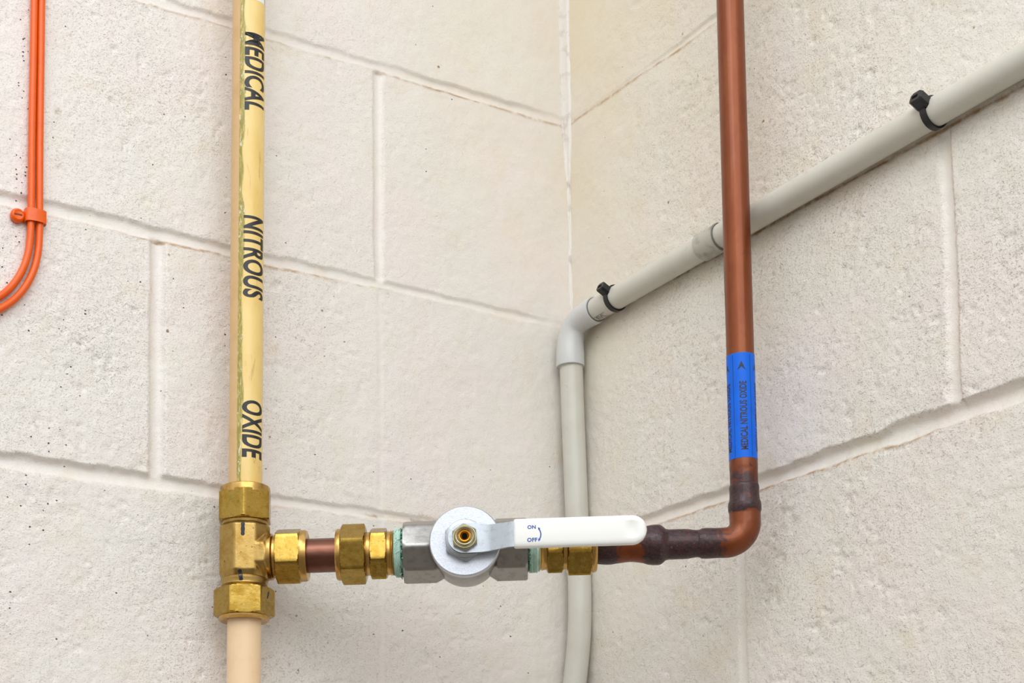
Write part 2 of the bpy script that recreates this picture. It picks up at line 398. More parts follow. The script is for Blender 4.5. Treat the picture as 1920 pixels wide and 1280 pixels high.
def build_wall(name, side):
    s = np.concatenate([np.arange(-2, 560 if side == 'L' else 520, 1.3), np.arange(560 if side == 'L' else 520, 1500, 12)])
    z = np.concatenate([np.arange(-1150, -570, 10), np.arange(-570, 60, 1.3), np.arange(60, 900, 12)])
    S, Z = np.meshgrid(s, z, indexing='ij')
    h = np.zeros_like(S); dirt_shade = np.zeros_like(S); groove = np.zeros_like(S)
    so = 0 if side == 'L' else 31.7
    wob = (fnoise(S, Z, 40, so)-.5)
    # (height, table of half width along s, table of depth along s, dirt along s)
    if side == 'L':
        H = [(-8.9, [(0, 3), (20, 4.5), (150, 5), (200, 4), (330, 5), (560, 5)], [(0, .4), (25, .9), (60, 2.4), (140, 2.2), (200, 1.2), (250, 1.6), (560, 2)], [(0, .9), (200, 1), (205, .25), (250, .5), (560, .7)]),
             (0-200, [(0, 2.5), (60, 3.5), (180, 3.5), (300, 5), (330, 5.6), (560, 6)], [(0, .1), (25, .3), (50, 1.4), (170, 1.5), (230, 1.5), (330, 2.6), (560, 3)], [(0, .05), (180, .15), (215, .6), (330, 1), (560, .8)]),
             (2.6-400, [(0, 3), (150, 3.8), (330, 5), (400, 6.5), (560, 7)], [(0, .3), (120, .7), (150, 1.6), (330, 2.4), (400, 4.2), (560, 4.4)], [(0, 0), (150, .8), (220, .3), (400, .35), (560, .4)]),
             (-600, [(0, 4), (560, 6)], [(0, .5), (560, 4)], [(0, .3), (560, .3)]), (200, [(0, 4), (560, 6)], [(0, .5), (560, 4)], [(0, .3), (560, .3)])]
        VJ = [(201, -200, -8.9, 5.2, 3.0, .25), (201, -397, -200, 3, .45, .12), (201, -600, -397, 3.2, .5, .1), (401, -397, -200, 6.6, 4.4, .25),
              (401, -8.9, 200, 6, 3, .2), (601, -600, -397, 6, 3, .2), (601, -200, -8.9, 6, 3, .2), (801, -397, -200, 6, 3, .2)]
    else:
        H = [(-9.2, [(0, 1.4), (100, 2), (200, 4), (500, 5)], [(0, .25), (100, .4), (200, 1.8), (500, 3)], [(0, 1), (160, 1), (220, .2), (500, .2)]),
             (-190, [(0, 3), (500, 4)], [(0, .8), (500, 1.4)], [(0, 0), (500, 0)]),
             (1-400, [(0, 3), (60, 4.5), (150, 6), (500, 8)], [(0, .6), (60, 2.6), (150, 4.2), (500, 6.5)], [(0, .2), (90, .9), (250, 1), (500, .7)]),
             (-600, [(0, 4), (560, 6)], [(0, .5), (560, 4)], [(0, .3), (560, .3)]), (200, [(0, 4), (560, 6)], [(0, .5), (560, 4)], [(0, .3), (560, .3)])]
        VJ = [(201, -600, -399, 4.5, 1.3, .2), (204, -200, -9.2, 5, 2.4, .1), (404, -399, -200, 5.2, 2.6, .8), (404, -9.2, 200, 5, 2.5, .2),
              (604, -600, -399, 5, 3, .3), (604, -200, -9.2, 5, 3, .2), (804, -399, -200, 5, 3, .3)]
    for k, (zc, wt, dt, di) in enumerate(H):
        wl_ = interp(S, wt)*(1+.5*(fnoise(S, Z*.3, 22, so+k)-.5)); d = interp(S, dt)
        drift = 2.6*(fnoise(S, 0*Z, 90, so+k*3.3)-.5) + .7*(vnoise(S, 0*Z, 9, k)-.5)
        u = (Z-zc-drift)/wl_
        up_edge = 1+.30*(fnoise(S, Z, 4, so+k+5)-.5)+.25*(vnoise(S, Z*.2, 13, k+31)-.5)
        uu = np.clip(np.where(u > 0, u/up_edge, u), -1, 1)
        prof = np.power(np.clip(1-np.abs(uu)**2.6, 0, 1), .8)*(1+.25*uu)      # steeper at the top edge
        h -= d*prof; groove = np.maximum(groove, prof)
        dl = np.exp(-((u+1.0)*wl_/(.75+.8*vnoise(S, 0*Z, 14, k+9)))**2)
        dirt_shade = np.maximum(dirt_shade, dl*interp(S, di)*(.45+.55*np.clip((vnoise(S, 0*Z, 34, k+2)-.25)*2.2, 0, 1)))
    for k, (sc_, z0, z1, w_, d, dj) in enumerate(VJ):
        drift = 1.6*(fnoise(0*S, Z, 70, so+k*5.1)-.5)
        ww = w_*(1+.3*(fnoise(S, Z, 16, so+k+2)-.5)); u = np.clip((S-sc_-drift)/ww, -1.5, 1.5)
        prof = np.power(np.clip(1-np.abs(u)**2.2, 0, 1), .75)
        inz = np.clip((Z-z0-2)/4, 0, 1)*np.clip((z1-2-Z)/4, 0, 1)
        h = np.minimum(h, h*(1-inz*prof)-d*prof*inz); groove = np.maximum(groove, prof*inz)
        edge = np.exp(-((np.abs(u)-1)*ww/.8)**2)*(u > 0 if side == 'R' else u < 0)
        dirt_shade = np.maximum(dirt_shade, edge*inz*dj*.6)
    blk = 1-groove
    near = np.clip(S/(330 if side == 'L' else 150), 0, 1)
    low = np.clip((-Z-180)/320, 0, 1) if side == 'L' else np.clip((-Z-60)/300, 0, 1)
    coarse = np.clip(.10+.75*near**1.5+.40*low, 0, 1)*(.45+.75*np.clip(fnoise(S, Z, 75, so+2)*1.5-.2, 0, 1))*(.25+.75*blk)
    h += 1.5*wob + .30*(fnoise(S, Z, 9, so+4)-.5)*blk + (.25+.5*coarse)*(fnoise(S, Z, 4.0, so+8)-.5)
    pits = np.clip((fnoise(S, Z, 11, so+21)-.66)/.12, 0, 1); h -= 1.0*pits*coarse*np.clip(fnoise(S, Z, 3.4, 63)*2.2-.3, 0, 1)
    cracks = np.clip(1-np.abs(fnoise(S*.8, Z*1.5, 17, so+40)-.5)/.018, 0, 1)*np.clip((fnoise(S, Z, 26, so+50)-.60)/.08, 0, 1)
    h -= .8*cracks*coarse
    for k in range(7): h += .8*(k % 3-1)*0
    soot = np.zeros_like(S)
    if side == 'L':      # rust and glue stains on the paint
        for px, py, rs, rz, k_ in ((107, 210, 2.2, 2.6, .9), (702, 966, 9, 1.5, .8), (668, 930, 12, 2, .35), (775, 974, 16, 1.3, .8), (460, 1106, 1.5, 3, .5), (775, 1096, 2, 4, .25), (878, 460, 3, 2, .15), (505, 470, 2, 2, .3)):
            p_w = L(px, py, 0); dd = ((S+p_w.x)/rs)**2+((Z-p_w.z)/rz)**2
            dirt_shade = np.maximum(dirt_shade, k_*np.exp(-dd)*np.clip(fnoise(S, Z, 3.2, 91)*2.6-.6, 0, 1))
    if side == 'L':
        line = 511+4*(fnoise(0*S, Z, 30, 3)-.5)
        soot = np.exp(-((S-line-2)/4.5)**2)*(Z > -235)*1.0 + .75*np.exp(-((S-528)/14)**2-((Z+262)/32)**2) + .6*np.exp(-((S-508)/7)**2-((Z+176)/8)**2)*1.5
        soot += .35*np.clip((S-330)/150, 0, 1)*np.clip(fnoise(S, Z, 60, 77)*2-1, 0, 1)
        cream = .3*np.exp(-S/80)+.9*np.clip(1-S/260, 0, 1)*np.clip((Z+230)/230, 0, 1)*.55
        cream = cream*(.1+1.0*fnoise(S, Z, 60, 60))
    else:
        cream = (.95*np.exp(-S/190)*np.clip((Z+330)/300, .1, 1)+.14)*(.35+1.1*fnoise(S, Z, 60, 66))
        soot = .06*(S > 380)
        qa, qb = R(1180, 570, 0), R(1900, 173, 0)      # grime and gap shadow, painted as one tan line under the conduit
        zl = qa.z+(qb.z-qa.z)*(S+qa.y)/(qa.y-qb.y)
        dirt_shade = np.maximum(dirt_shade, np.exp(-((Z-zl-1.2)/(1.5+1.2*(vnoise(S, 0*Z, 11, 71)-.5)))**2)*(S > 62))
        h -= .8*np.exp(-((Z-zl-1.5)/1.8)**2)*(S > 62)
    ns_, nz_ = S.shape
    if side == 'L': P = np.stack([-S, -h, Z], -1)
    else: P = np.stack([-h, -S, Z], -1)
    P = P.reshape(-1, 3)*MM
    idx = np.arange(ns_*nz_).reshape(ns_, nz_)
    q = np.stack([idx[:-1, :-1], idx[:-1, 1:], idx[1:, 1:], idx[1:, :-1]], -1).reshape(-1, 4)
    if side == 'R': q = q[:, ::-1]
    # give the wall a body behind its face
    me = bpy.data.meshes.new(name)
    n0 = len(P); bk = 100*MM; z0, z1 = Z.min()*MM, Z.max()*MM; s1 = S.max()*MM
    if side == 'L': back = [(.1, bk, z0), (-s1, bk, z0), (-s1, bk, z1), (.1, bk, z1)]
    else: back = [(bk, 0, z0), (bk, -s1, z0), (bk, -s1, z1), (bk, 0, z1)]
    P = np.vstack([P, back])
    me.vertices.add(len(P)); me.vertices.foreach_set('co', P.astype(np.float32).ravel())
    rim_b = list(idx[:, 0]); rim_t = list(idx[:, -1]); rim_l = list(idx[-1, :]); rim_r = list(idx[0, :])
    extra = [[n0, n0+1, n0+2, n0+3], rim_b+[n0+1, n0], rim_t[::-1]+[n0+3, n0+2], rim_l+[n0+2, n0+1], rim_r[::-1]+[n0, n0+3]]
    if side == 'L': extra = [e_[::-1] for e_ in extra]
    loops = np.concatenate([q.ravel()]+[np.array(e_) for e_ in extra])
    starts = list(np.arange(len(q))*4); p_0 = len(q)*4
    tot = [4]*len(q)
    for e_ in extra: starts.append(p_0); tot.append(len(e_)); p_0 += len(e_)
    me.loops.add(len(loops)); me.loops.foreach_set('vertex_index', loops.astype(np.int32))
    me.polygons.add(len(starts)); me.polygons.foreach_set('loop_start', np.array(starts, np.int32))
    me.polygons.foreach_set('loop_total', np.array(tot, np.int32))
    me.update(calc_edges=True)
    sm_ = np.ones(len(starts), bool); sm_[-5:] = False; me.polygons.foreach_set('use_smooth', sm_)
    for an, A_ in (('dirt_shade', dirt_shade), ('coarse', coarse), ('soot', soot), ('cream', np.clip(cream, 0, 1))):
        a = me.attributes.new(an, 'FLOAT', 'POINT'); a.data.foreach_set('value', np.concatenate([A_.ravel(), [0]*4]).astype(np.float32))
    me.materials.append(M_WALL)
    o = bpy.data.objects.new(name, me); COL.objects.link(o)
    o['kind'] = 'structure'; return o
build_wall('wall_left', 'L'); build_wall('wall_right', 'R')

# filler bead down the corner
rows = []
for i, z in enumerate(np.arange(-1150, 900, 2.5 if True else 9)):
    if (z > 70 or z < -580) and i % 6: continue
    wob = float(vnoise(z, 0, 23)); w2 = float(vnoise(z, 5, 9))
    top = min(max((z+70)/60, 0), 1)
    w = 2.6+6.5*top+2.0*(wob-.5)+1.2*(float(vnoise(z, 9, 5))-.5); w_b = 1.4+3.0*top+1.5*(w2-.5)
    hgt = 1.0+1.3*top+.8*(wob-.5)
    rows.append([V((2, 2, z)), V((-w, 1.2, z)), V((-w+.4, -hgt*.45, z)), V((-w*.55, -hgt*.9, z)), V((-hgt*.9, -hgt*.9, z)),
                 V((-hgt*.9, -w_b*.55, z)), V((-hgt*.5, -w_b+.3, z)), V((1.2, -w_b, z))])
tm = obj('trim_1', rings(rows), M_TRIM, base=V((0, 0, 0)), smooth=60); tm['kind'] = 'structure'

# ------------------------------------------------------------------ axes of the pipework
YO = 31.
Yt, Yb = L(467, -60, YO), L(456.8, 1300, YO)
Yd = (Yb-Yt).normalized()                       # running down
def on_y(py):                                    # point of the left vertical run at that height
    best = None; lo, hi = -200., (Yb-Yt).length+200
    for _ in range(50):
        mid = (lo+hi)/2; p = Yt+Yd*mid; d = p-CAM; y = CY-CF*d.dot(Ud)/d.dot(Fd)
        if y < py: lo = mid
        else: hi = mid
    return Yt+Yd*lo
RO = 37.
Ct, Cb = R(1367, -60, RO), R(1394.3, 880, RO)
Cd = (Cb-Ct).normalized()
def on_c(py):
    lo, hi = -200., 900.
    for _ in range(50):
        mid = (lo+hi)/2; p = Ct+Cd*mid; d = p-CAM; y = CY-CF*d.dot(Ud)/d.dot(Fd)
        if y < py: lo = mid
        else: hi = mid
    return Ct+Cd*lo
HA = on_y(1045.5); HB = on_c(1016.)
Hd = (HB-HA).normalized()
def on_h(px):
    lo, hi = -50., 600.
    for _ in range(50):
        mid = (lo+hi)/2; p = HA+Hd*mid; d = p-CAM; x = CX+CF*d.dot(Rd)/d.dot(Fd)
        if x < px: lo = mid
        else: hi = mid
    return HA+Hd*lo
def ht(px): return (on_h(px)-HA).length
kH = depth(HA)/CF                                # mm per pixel beside the tee
UPV = V((0, 0, 1))
VIEW = (-ray(456, 1000)); VIEW.z = 0

def brass_nut_y(name, y0, y1, vr_px, frontvertex, parent, rot=0):
    A = on_y((y0+y1)/2); l = (on_y(y1)-on_y(y0)).length; vr = pxr(A, vr_px)
    md = poly(A, Yd, [(t-l/2, c) for t, c in nut_rows(0, l, vr)], 6, vr, rot+(0 if frontvertex else PI/6), up=VIEW)
    return obj(name, md, M_BRASS, parent, smooth=28)

# ------------------------------------------------------------------ upper pipe with yellow label
rY = pxr(on_y(500), 31.)
P0 = Yt-Yd*800; PL = (on_y(935)-P0).length
root = thing('gas_pipe', 'upright tan-painted pipe with a worn yellow label wrapped along it', 'pipe', on_y(917))
obj('pipe', turn(P0, Yd, [(0, rY), (PL, rY)], 64), M_TAN, root)
T = lambda py: (on_y(py)-Yt).dot(Yd)
REF = -ray(461, 500)
a0_, a1_ = math.radians(-30), math.radians(84)
# seen from the front the label turns round the right-hand side
def lab_angle(sign_check=[None]):
    D = Yd; X = (REF-D*REF.dot(D)).normalized(); Y = D.cross(X)
    return 1 if Y.dot(Rd) > 0 else -1
SY = lab_angle()
md = arc_strip(Yt, Yd, rY-.05, -780, T(911), SY*a0_, SY*a1_, REF, n=60, th=.28, nt=360)
# ragged, peeling left border
lab = obj('label', md, M_YLAB, root, label='yellow wrap-around label, scuffed and dirty along its left edge')
at = lab.data.attributes.new('edge', 'FLOAT', 'POINT')
w61 = 61
ed = []
for i in range(len(md[0])):
    j = i % w61; f = j/60; row = (i//w61) % 361
    nz = float(vnoise(row*3.3, 0, 16)); wdt = .10+.13*nz
    ed.append(max(0., min(1., (wdt-f)/.03)) if f < .5 else max(0., (f-.93)/.07)*.55)
at.data.foreach_set('value', ed)
def ytext(s_, ya, yb, a, b_):
    md_ = text_on_cyl(s_, Yt, Yd, rY+.33, REF, T(ya), T(yb), SY*math.radians(a), SY*math.radians(b_), bold=.018, shear=-.0, cell=18)
    return md_
def shear_text(s_, ya, yb, a, b_, k):
    vs, fs = flat_text(s_, bold=.03, cell=18)
    D = Yd; X = (REF-D*REF.dot(D)).normalized(); Y = D.cross(X); o = []
    xs = [v[0]+k*v[1] for v in vs]; x1 = max(xs); x0 = min(xs)
    for (x, y, _), xx in zip(vs, xs):
        an = SY*math.radians(a+(b_-a)*y); t_ = T(ya)+(T(yb)-T(ya))*(xx-x0)/(x1-x0)
        o.append(Yt + D*t_ + (X*math.cos(an)+Y*math.sin(an))*(rY+.33))
    return o, fs
for s_, ya, yb in (('MEDICAL', 77, 222), ('NITROUS', 417, 570), ('OXIDE', 760, 867)):
    tx = obj('lettering', shear_text(s_, ya, yb, -13, 70, .015), M_INK, lab, smooth=180, label='black slanted capitals reading '+s_)
# white end of the label with black wedges
obj('arrow_panel', arc_strip(Yt, Yd, rY+.25, T(-150), T(16), SY*math.radians(-14), SY*math.radians(72), REF, n=40, th=.06), M_WHITEPRINT, lab, label='white panel at the top edge')
def wedge(a_px):
    vs = []; D = Yd; X = (REF-D*REF.dot(D)).normalized(); Y = D.cross(X)
    for y, aL, aR in a_px: 
        for q in range(7):
            an = SY*math.radians(aL+(aR-aL)*q/6); vs.append(Yt+D*T(y)+(X*math.cos(an)+Y*math.sin(an))*(rY+.36))
    return vs, [(i*7+q, i*7+q+1, i*7+q+8, i*7+q+7) for i in range(len(a_px)-1) for q in range(6)]
obj('arrow_mark', join(wedge([(-60, -13, 40), (-20, -13, 10), (8, -13, -12.4)]), wedge([(-60, 35, 72), (-20, 52, 72), (16, 71, 72)])), M_INK, lab, smooth=180)

# lower pipe
root = tag(obj('gas_pipe', turn(on_y(1125), Yd, [(0, rY*1.01), (560, rY*1.01)], 64), M_PEACH, base=on_y(1170)),
           'plain peach-painted pipe running down out of the brass tee', 'pipe')

# ------------------------------------------------------------------ compression tee
tee = thing('compression_tee', 'large brass compression tee with hex nuts and black pen marks', 'pipe fitting', on_y(1045))
vr = pxr(HA, 51.)
Yl = lambda py: (on_y(py)-HA).dot(Yd)
# body: forged eight-sided barrel, branch to the right
b1 = poly(HA, Yd, [(Yl(983), pxr(HA, 41)), (Yl(992), None), (Yl(1076), None), (Yl(1088), pxr(HA, 42))], 8, vr*1.0, PI/8, up=VIEW)
b2 = poly(HA, Hd, [(0, None), (ht(500), None), (ht(503), pxr(HA, 44)), (ht(506), pxr(HA, 42))], 8, pxr(HA, 47.5), PI/8)
cone = turn(HA, Hd, [(0, pxr(HA, 34)), (ht(512), pxr(HA, 40))], 64)
obod = obj('body', join(b1, b2, cone), M_FORGED, tee, smooth=180)
md_ = obod.modifiers.new('forge', 'REMESH'); md_.mode = 'VOXEL'; md_.voxel_size = .0005; md_.use_smooth_shade = True
md_ = obod.modifiers.new('soften', 'SMOOTH'); md_.iterations = 5; md_.factor = .5
col_top = turn(HA, Yd, [(Yl(955), pxr(HA, 40)), (Yl(966), pxr(HA, 40)), (Yl(968), pxr(HA, 42)), (Yl(972), pxr(HA, 44.5)), (Yl(978), pxr(HA, 44.5)), (Yl(986), pxr(HA, 43))], 72)
obj('collar', col_top, M_FORGED, tee)
col_bot = turn(HA, Yd, [(Yl(1082), pxr(HA, 40)), (Yl(1087), pxr(HA, 44.5)), (Yl(1092), pxr(HA, 44.5)), (Yl(1096), pxr(HA, 43)), (Yl(1099), pxr(HA, 43.5)), (Yl(1102), pxr(HA, 41)), (Yl(1112), pxr(HA, 40))], 72)
cb = obj('collar', col_bot, M_FORGED, tee)
obj('collar', turn(HA, Hd, [(ht(497), pxr(HA, 40)), (ht(502), pxr(HA, 43.5)), (ht(511), pxr(HA, 43.5)), (ht(514), pxr(HA, 40)), (ht(524), pxr(HA, 40))], 72), M_TURNED, tee)
brass_nut_y('hex_nut', 925, 981, 54.5, True, tee, rot=math.radians(4))
n2 = brass_nut_y('hex_nut', 1104, 1158, 58.5, False, tee, rot=math.radians(-1))
obj('nut_rim', turn(HA, Yd, [(Yl(916), rY+.6), (Yl(914), pxr(HA, 44)), (Yl(916), pxr(HA, 47.3)), (Yl(922), pxr(HA, 48)), (Yl(930), pxr(HA, 48))], 72), M_TURNED, tee)
obj('nut_rim', turn(HA, Yd, [(Yl(1150), pxr(HA, 48)), (Yl(1158), pxr(HA, 48.5)), (Yl(1163), pxr(HA, 47.5)), (Yl(1165), pxr(HA, 44)), (Yl(1163), rY+.4)], 72), M_TURNED, tee)
def hnut(name, x0, x1, vr_px, rot, parent, mat=None, k=6):
    t0, t1 = ht(x0), ht(x1); A = on_h((x0+x1)/2); vr_ = pxr(A, vr_px)
    return obj(name, poly(HA, Hd, nut_rows(t0, t1, vr_, k), k, vr_, rot), mat or M_BRASS, parent, smooth=28)
def hturn(name, prof, mat, parent, **kk):
    return obj(name, turn(HA, Hd, [(ht(x), pxr(on_h(x), r)) for x, r in prof], 72), mat, parent, **kk)
# rot is measured from straight up towards the viewer
hnut('hex_nut', 519, 566, 55, math.radians(53), tee)
hturn('nut_rim', [(560, 47), (566, 48.3), (573, 48.3), (577.5, 46.5), (578, 42), (574, 33)], M_TURNED, tee)
obj('pen_mark', stick([(455.5, 978), (455, 1006)], [obod, tee.children[1], cb], 2.9), M_INK2, tee, smooth=60, label='short black pen stroke')
obj('pen_mark', stick([(449, 1067), (453, 1090)], [obod, cb], 2.9), M_INK2, tee, smooth=60, label='short black pen stroke')
obj('pen_mark', stick([(504, 1109), (501, 1123)], [n2], 1.6), M_INK2, tee, smooth=60, label='short black pen stroke')

# ------------------------------------------------------------------ copper stub between the fittings
tag(obj('copper_stub', turn(HA, Hd, [(ht(562), pxr(on_h(600), 32)), (ht(655), pxr(on_h(600), 32))], 64), M_STUB, base=on_h(602)),
    'short dark copper pipe between the tee and the connector left of the valve', 'pipe')

# ------------------------------------------------------------------ connectors either side of the valve
ca = thing('brass_connector', 'brass compression connector left of the valve, two hex nuts and mint sealing tape', 'pipe fitting', on_h(700), None)
hturn('nut_rim', [(636, 33), (632, 42), (631.5, 46.5), (635, 48.3), (643, 48.3), (648, 47)], M_TURNED, ca)
hnut('hex_nut', 640, 687.5, 57.5, math.radians(12), ca)
hturn('collar', [(684, 40), (687, 41), (695, 40.5), (699, 41)], M_TURNED, ca)
hnut('hex_body', 695, 727, 51, math.radians(54), ca)
hturn('threaded_end', [(724, 40), (729, 41), (733, 40.5), (734, 42.5), (736, 41), (737.5, 42.5), (739, 41), (740, 38), (757, 38)], M_TURNED, ca)
def tape(x0, x1, parent, seed, ridge=1.1, N=26):
    rnd = random.Random(seed); rows_ = []; D_, X_, Y_ = basis(Hd); n_ = 72
    for i in range(N+1):
        x = x0+(x1-x0)*i/N; A = on_h(x); t_ = ht(x); r = 43.3+ridge*math.sin(i*PI*.62)+(1.6 if 3 < i < N-4 else -.6)
        rows_.append([HA+D_*t_+(X_*math.cos(2*PI*j/n_)+Y_*math.sin(2*PI*j/n_))*pxr(A, r+1.6*(float(vnoise(i*3, j*2.0, 7, seed))-.5)) for j in range(n_)])
    return obj('thread_tape', rings(rows_), M_MINT, parent, smooth=60, label='mint-coloured thread tape with frayed strands')
tp = tape(740, 756, ca, 3)
def strands(x0, x1, count, seed, a_lo=0, a_hi=2*PI, mat=None, parent=None, name='tape_strand', w=.36, ln=(4, 11), r0=44.5, side=1):
    rnd = random.Random(seed); mds = []; D_, X_, Y_ = basis(Hd)
    for i in range(count):
        a = rnd.uniform(a_lo, a_hi); x = rnd.uniform(x0, x1); A = on_h(x); r = pxr(A, r0); t_ = ht(x); l = rnd.uniform(*ln)
        da = rnd.uniform(-.9, .9); dt = rnd.uniform(-.35, .5)*l*side; dr = rnd.uniform(.2, 1.6)
        pts = []
        for q in range(6):
            f = q/5; aa = a+da*f*l/r; rr = r+dr*math.sin(f*PI*.8)+.1
            pts.append(HA+D_*(t_+dt*f+.4*math.sin(f*7+i))+(X_*math.cos(aa)+Y_*math.sin(aa))*rr)
        mds.append(sweep(pts, [w*.6, w, w, w*.8, w*.6, w*.3], 5))
    o = obj(name, join(*mds), mat or M_MINT, parent, smooth=60); o['kind'] = 'stuff'; return o
strands(742, 756, 34, 11, parent=tp)
def paste(x0, x1, seed, parent, a_lo, a_hi, cnt):
    rnd = random.Random(seed); mds = []; D_, X_, Y_ = basis(Hd)
    for i in range(cnt):
        a = rnd.uniform(a_lo, a_hi); x = rnd.uniform(x0, x1); A = on_h(x); r = pxr(A, 42.5+rnd.uniform(-1, 1.5))
        c_ = HA+D_*ht(x)+(X_*math.cos(a)+Y_*math.sin(a))*r; q = rnd.uniform(.4, 1.15)
        mds.append(turn(c_-Hd*q, Hd, [(0, q*.2), (q*.4, q*.8), (q, q*rnd.uniform(.8, 1.2)), (q*1.6, q*.75), (q*2, q*.2)], 7))
    o = obj('sealing_paste', join(*mds), M_PASTE, parent, smooth=60, label='dark green crumbs of sealing paste'); o['kind'] = 'stuff'; return o
paste(754, 759.5, 4, ca, 0, 2*PI, 150)
strands(752, 758, 26, 17, mat=M_PASTE, parent=tp, name='torn_tape', w=.28, ln=(2, 6))

cb_ = thing('brass_connector', 'brass compression connector right of the valve, behind the white lever', 'pipe fitting', on_h(1060))
tp2 = tape(989.5, 1011, cb_, 8, 1.3, 30)
paste(990, 993, 6, cb_, PI*.55, PI*.95, 28)
hturn('threaded_end', [(989.5, 38), (1008, 38), (1011, 41), (1013, 40), (1016, 41.5), (1020, 40), (1026, 40.5)], M_TURNED, cb_)
hnut('hex_body', 1024, 1055.5, 50, math.radians(53), cb_)
hturn('collar', [(1052, 40), (1056, 41), (1061, 40.5), (1066, 41)], M_TURNED, cb_)
hnut('hex_nut', 1062, 1109, 56, math.radians(53), cb_)
hturn('nut_rim', [(1104, 46), (1108, 48), (1114, 48), (1118, 46), (1118.5, 40), (1114, 30)], M_TURNED, cb_)

# ------------------------------------------------------------------ ball valve
VC = on_h(873.5)
N_ = Hd.cross(UPV).normalized()
if N_.dot(CAM-VC) < 0: N_ = -N_
N_ = (N_ + V((0, 0, .00))).normalized(); VU = N_.cross(Hd)
if VU.z < 0: VU = -VU
valve = thing('ball_valve', 'silver lever ball valve with round face plate and white ON/OFF handle', 'valve', VC)
kV = depth(VC)/CF
def vp(u, v, t): return VC + Hd*u + VU*v + N_*t
vo = 61*kV
hl_, hr_ = ht(757.5), ht(988.5); vc_ = ht(873.5)
ro = math.radians(1)
e1 = poly(HA, Hd, [(hl_, vo*.93), (hl_+1.6, vo*.985), (hl_+3, None), (ht(818), None), (ht(838), None, .82)], 8, vo*.985, ro)
e2 = poly(HA, Hd, [(ht(915), None, .8), (ht(932), None), (hr_-3, None), (hr_-1.6, vo*.985), (hr_, vo*.93)], 8, vo*.985, ro)
mid_ = turn(HA, Hd, [(ht(815), vo*.78), (ht(835), vo*.74), (ht(873), vo*.80), (ht(912), vo*.74), (ht(930), vo*.78)], 64)
ball = turn(VC-N_*22, N_, [(0, 16), (3, 21), (8, 24.5), (18, 26.0), (46, 26.3), (47, 26)], 96, up=UPV)
vb = obj('body', join(e1, e2, mid_, ball), M_NICKEL, valve, smooth=32)
TF = 31.
fr = 67.2*kV*(1-.0235)
obj('face_plate', turn(VC+N_*(TF-7), N_, [(0, fr-.6), (.8, fr), (5.6, fr), (6.4, fr-.25), (7, fr-.9), (7.0, 0.5)], 128, up=UPV), M_SILVER, valve, smooth=35, label='round silver-painted plate')
gc = VC+N_*TF
gland = poly(gc, N_, nut_rows(-.5, 5.5, 16.6, 6, 1.4), 6, 16.2, math.radians(2), up=-VU)
gn = obj('gland_nut', gland, M_ZINC, valve, smooth=28)
wash = turn(gc+N_*5.3, N_, [(0, 13.9), (.4, 14.3), (1.6, 14.3), (2.0, 13.8)], 64)
obj('washer', wash, M_ZINC, valve)
# lever: flat around the stem, stepping out, then the grip
lev_slope = .012
LU = (Hd*math.cos(lev_slope) - VU*math.sin(lev_slope)*0 + VU*0.0).normalized()
TP = TF+7.4
def strip(profile, hw, th, nv=9):
    """profile: list (u, t) along the lever, hw(u) half width"""
    rows_ = []
    for u, t, h0, h1 in profile:
        rows_.append([vp(u, h0, t), vp(u, h0, t+th), vp(u, (h0+h1)/2, t+th), vp(u, h1, t+th), vp(u, h1, t), vp(u, (h0+h1)/2, t)])
    return rings(rows_)
pr = []
for i in range(9):
    a = PI/2*i/8; pr.append((-12.0*math.cos(a)+.0, TP, -11.2*math.sin(a)-.3, 10.4*math.sin(a)+.3))
pr += [(6, TP, -11.4, 10.2), (12, TP, -11.2, 9.6), (17, TP+.2, -10.8, 8.8), (19.5, TP+.8, -10.4, 8.7), (27, TP+3.0, -9.6, 8.9), (31, TP+4.1, -9.2, 9.1), (34, TP+4.8, -9.2, 9.2), (38, TP+5.2, -9.2, 9.2), (50, TP+5.4, -9.2, 9.2), (120, TP+5.4, -9.2, 9.2), (124, TP+5.4, -4, 4)]
obj('lever', strip(pr, None, 3.0), M_ZINC, valve, smooth=35, label='bent zinc-plated lever arm')
# grip
u0, u1 = 35.3, 129; hw_ = 10.75; gt = TP+3.4; gth = 7.0
def grip():
    us = []; 
    n1 = 60
    for i in range(n1+1): us.append(u0+(u1-hw_-u0)*i/n1)
    for i in range(1, 25): us.append(u1-hw_+hw_*math.sin(PI/2*i/24))
    nv = 40; rows_ = []
    for i, u in enumerate(us):
        w = hw_ if u <= u1-hw_ else max(.15, math.sqrt(max(0, hw_**2-(u-u1+hw_)**2)))
        endf = 1.0
        if u > u1-3: endf = max(.25, math.sqrt(max(0, 1-((u-u1+3)/3)**2)))
        if u < u0+.8: w -= .5*(1-(u-u0)/.8); endf = .93
        ring = []
        for j in range(nv):
            a = 2*PI*j/nv; ca_, sa_ = math.cos(a), math.sin(a)
            f = 3.2 if w > 4 else 2.2
            x = math.copysign(abs(ca_)**(2/6.0), ca_)*w; y = math.copysign(abs(sa_)**(2/2.6), sa_)*gth/2*endf
            t = gt+gth/2+y
            if y > 0:
                d2 = ((u-118.5)/4.0)**2+((x-.8)/3.4)**2; t -= 2.0*math.exp(-d2)
            ring.append(vp(u, x+.15+(u-u0)*.0, t))
        rows_.append(ring)
    return rings(rows_)
gp = obj('grip', grip(), M_GRIP, valve, smooth=180, label='white plastic-dipped grip')
def gtext(s_, ua, ub, va, vb_):
    vs, fs = flat_text(s_, bold=.03, cell=2)
    return [vp(ua+(ub-ua)*x, va+(vb_-va)*y, gt+gth+.12) for x, y, _ in vs], fs
def gpos(px, py):      # position on the grip face
    d = ray(px, py); o = vp(0, 0, gt+gth); s_ = (o-CAM).dot(N_)/d.dot(N_); p = CAM+d*s_-VC
    return p.dot(Hd), p.dot(VU)
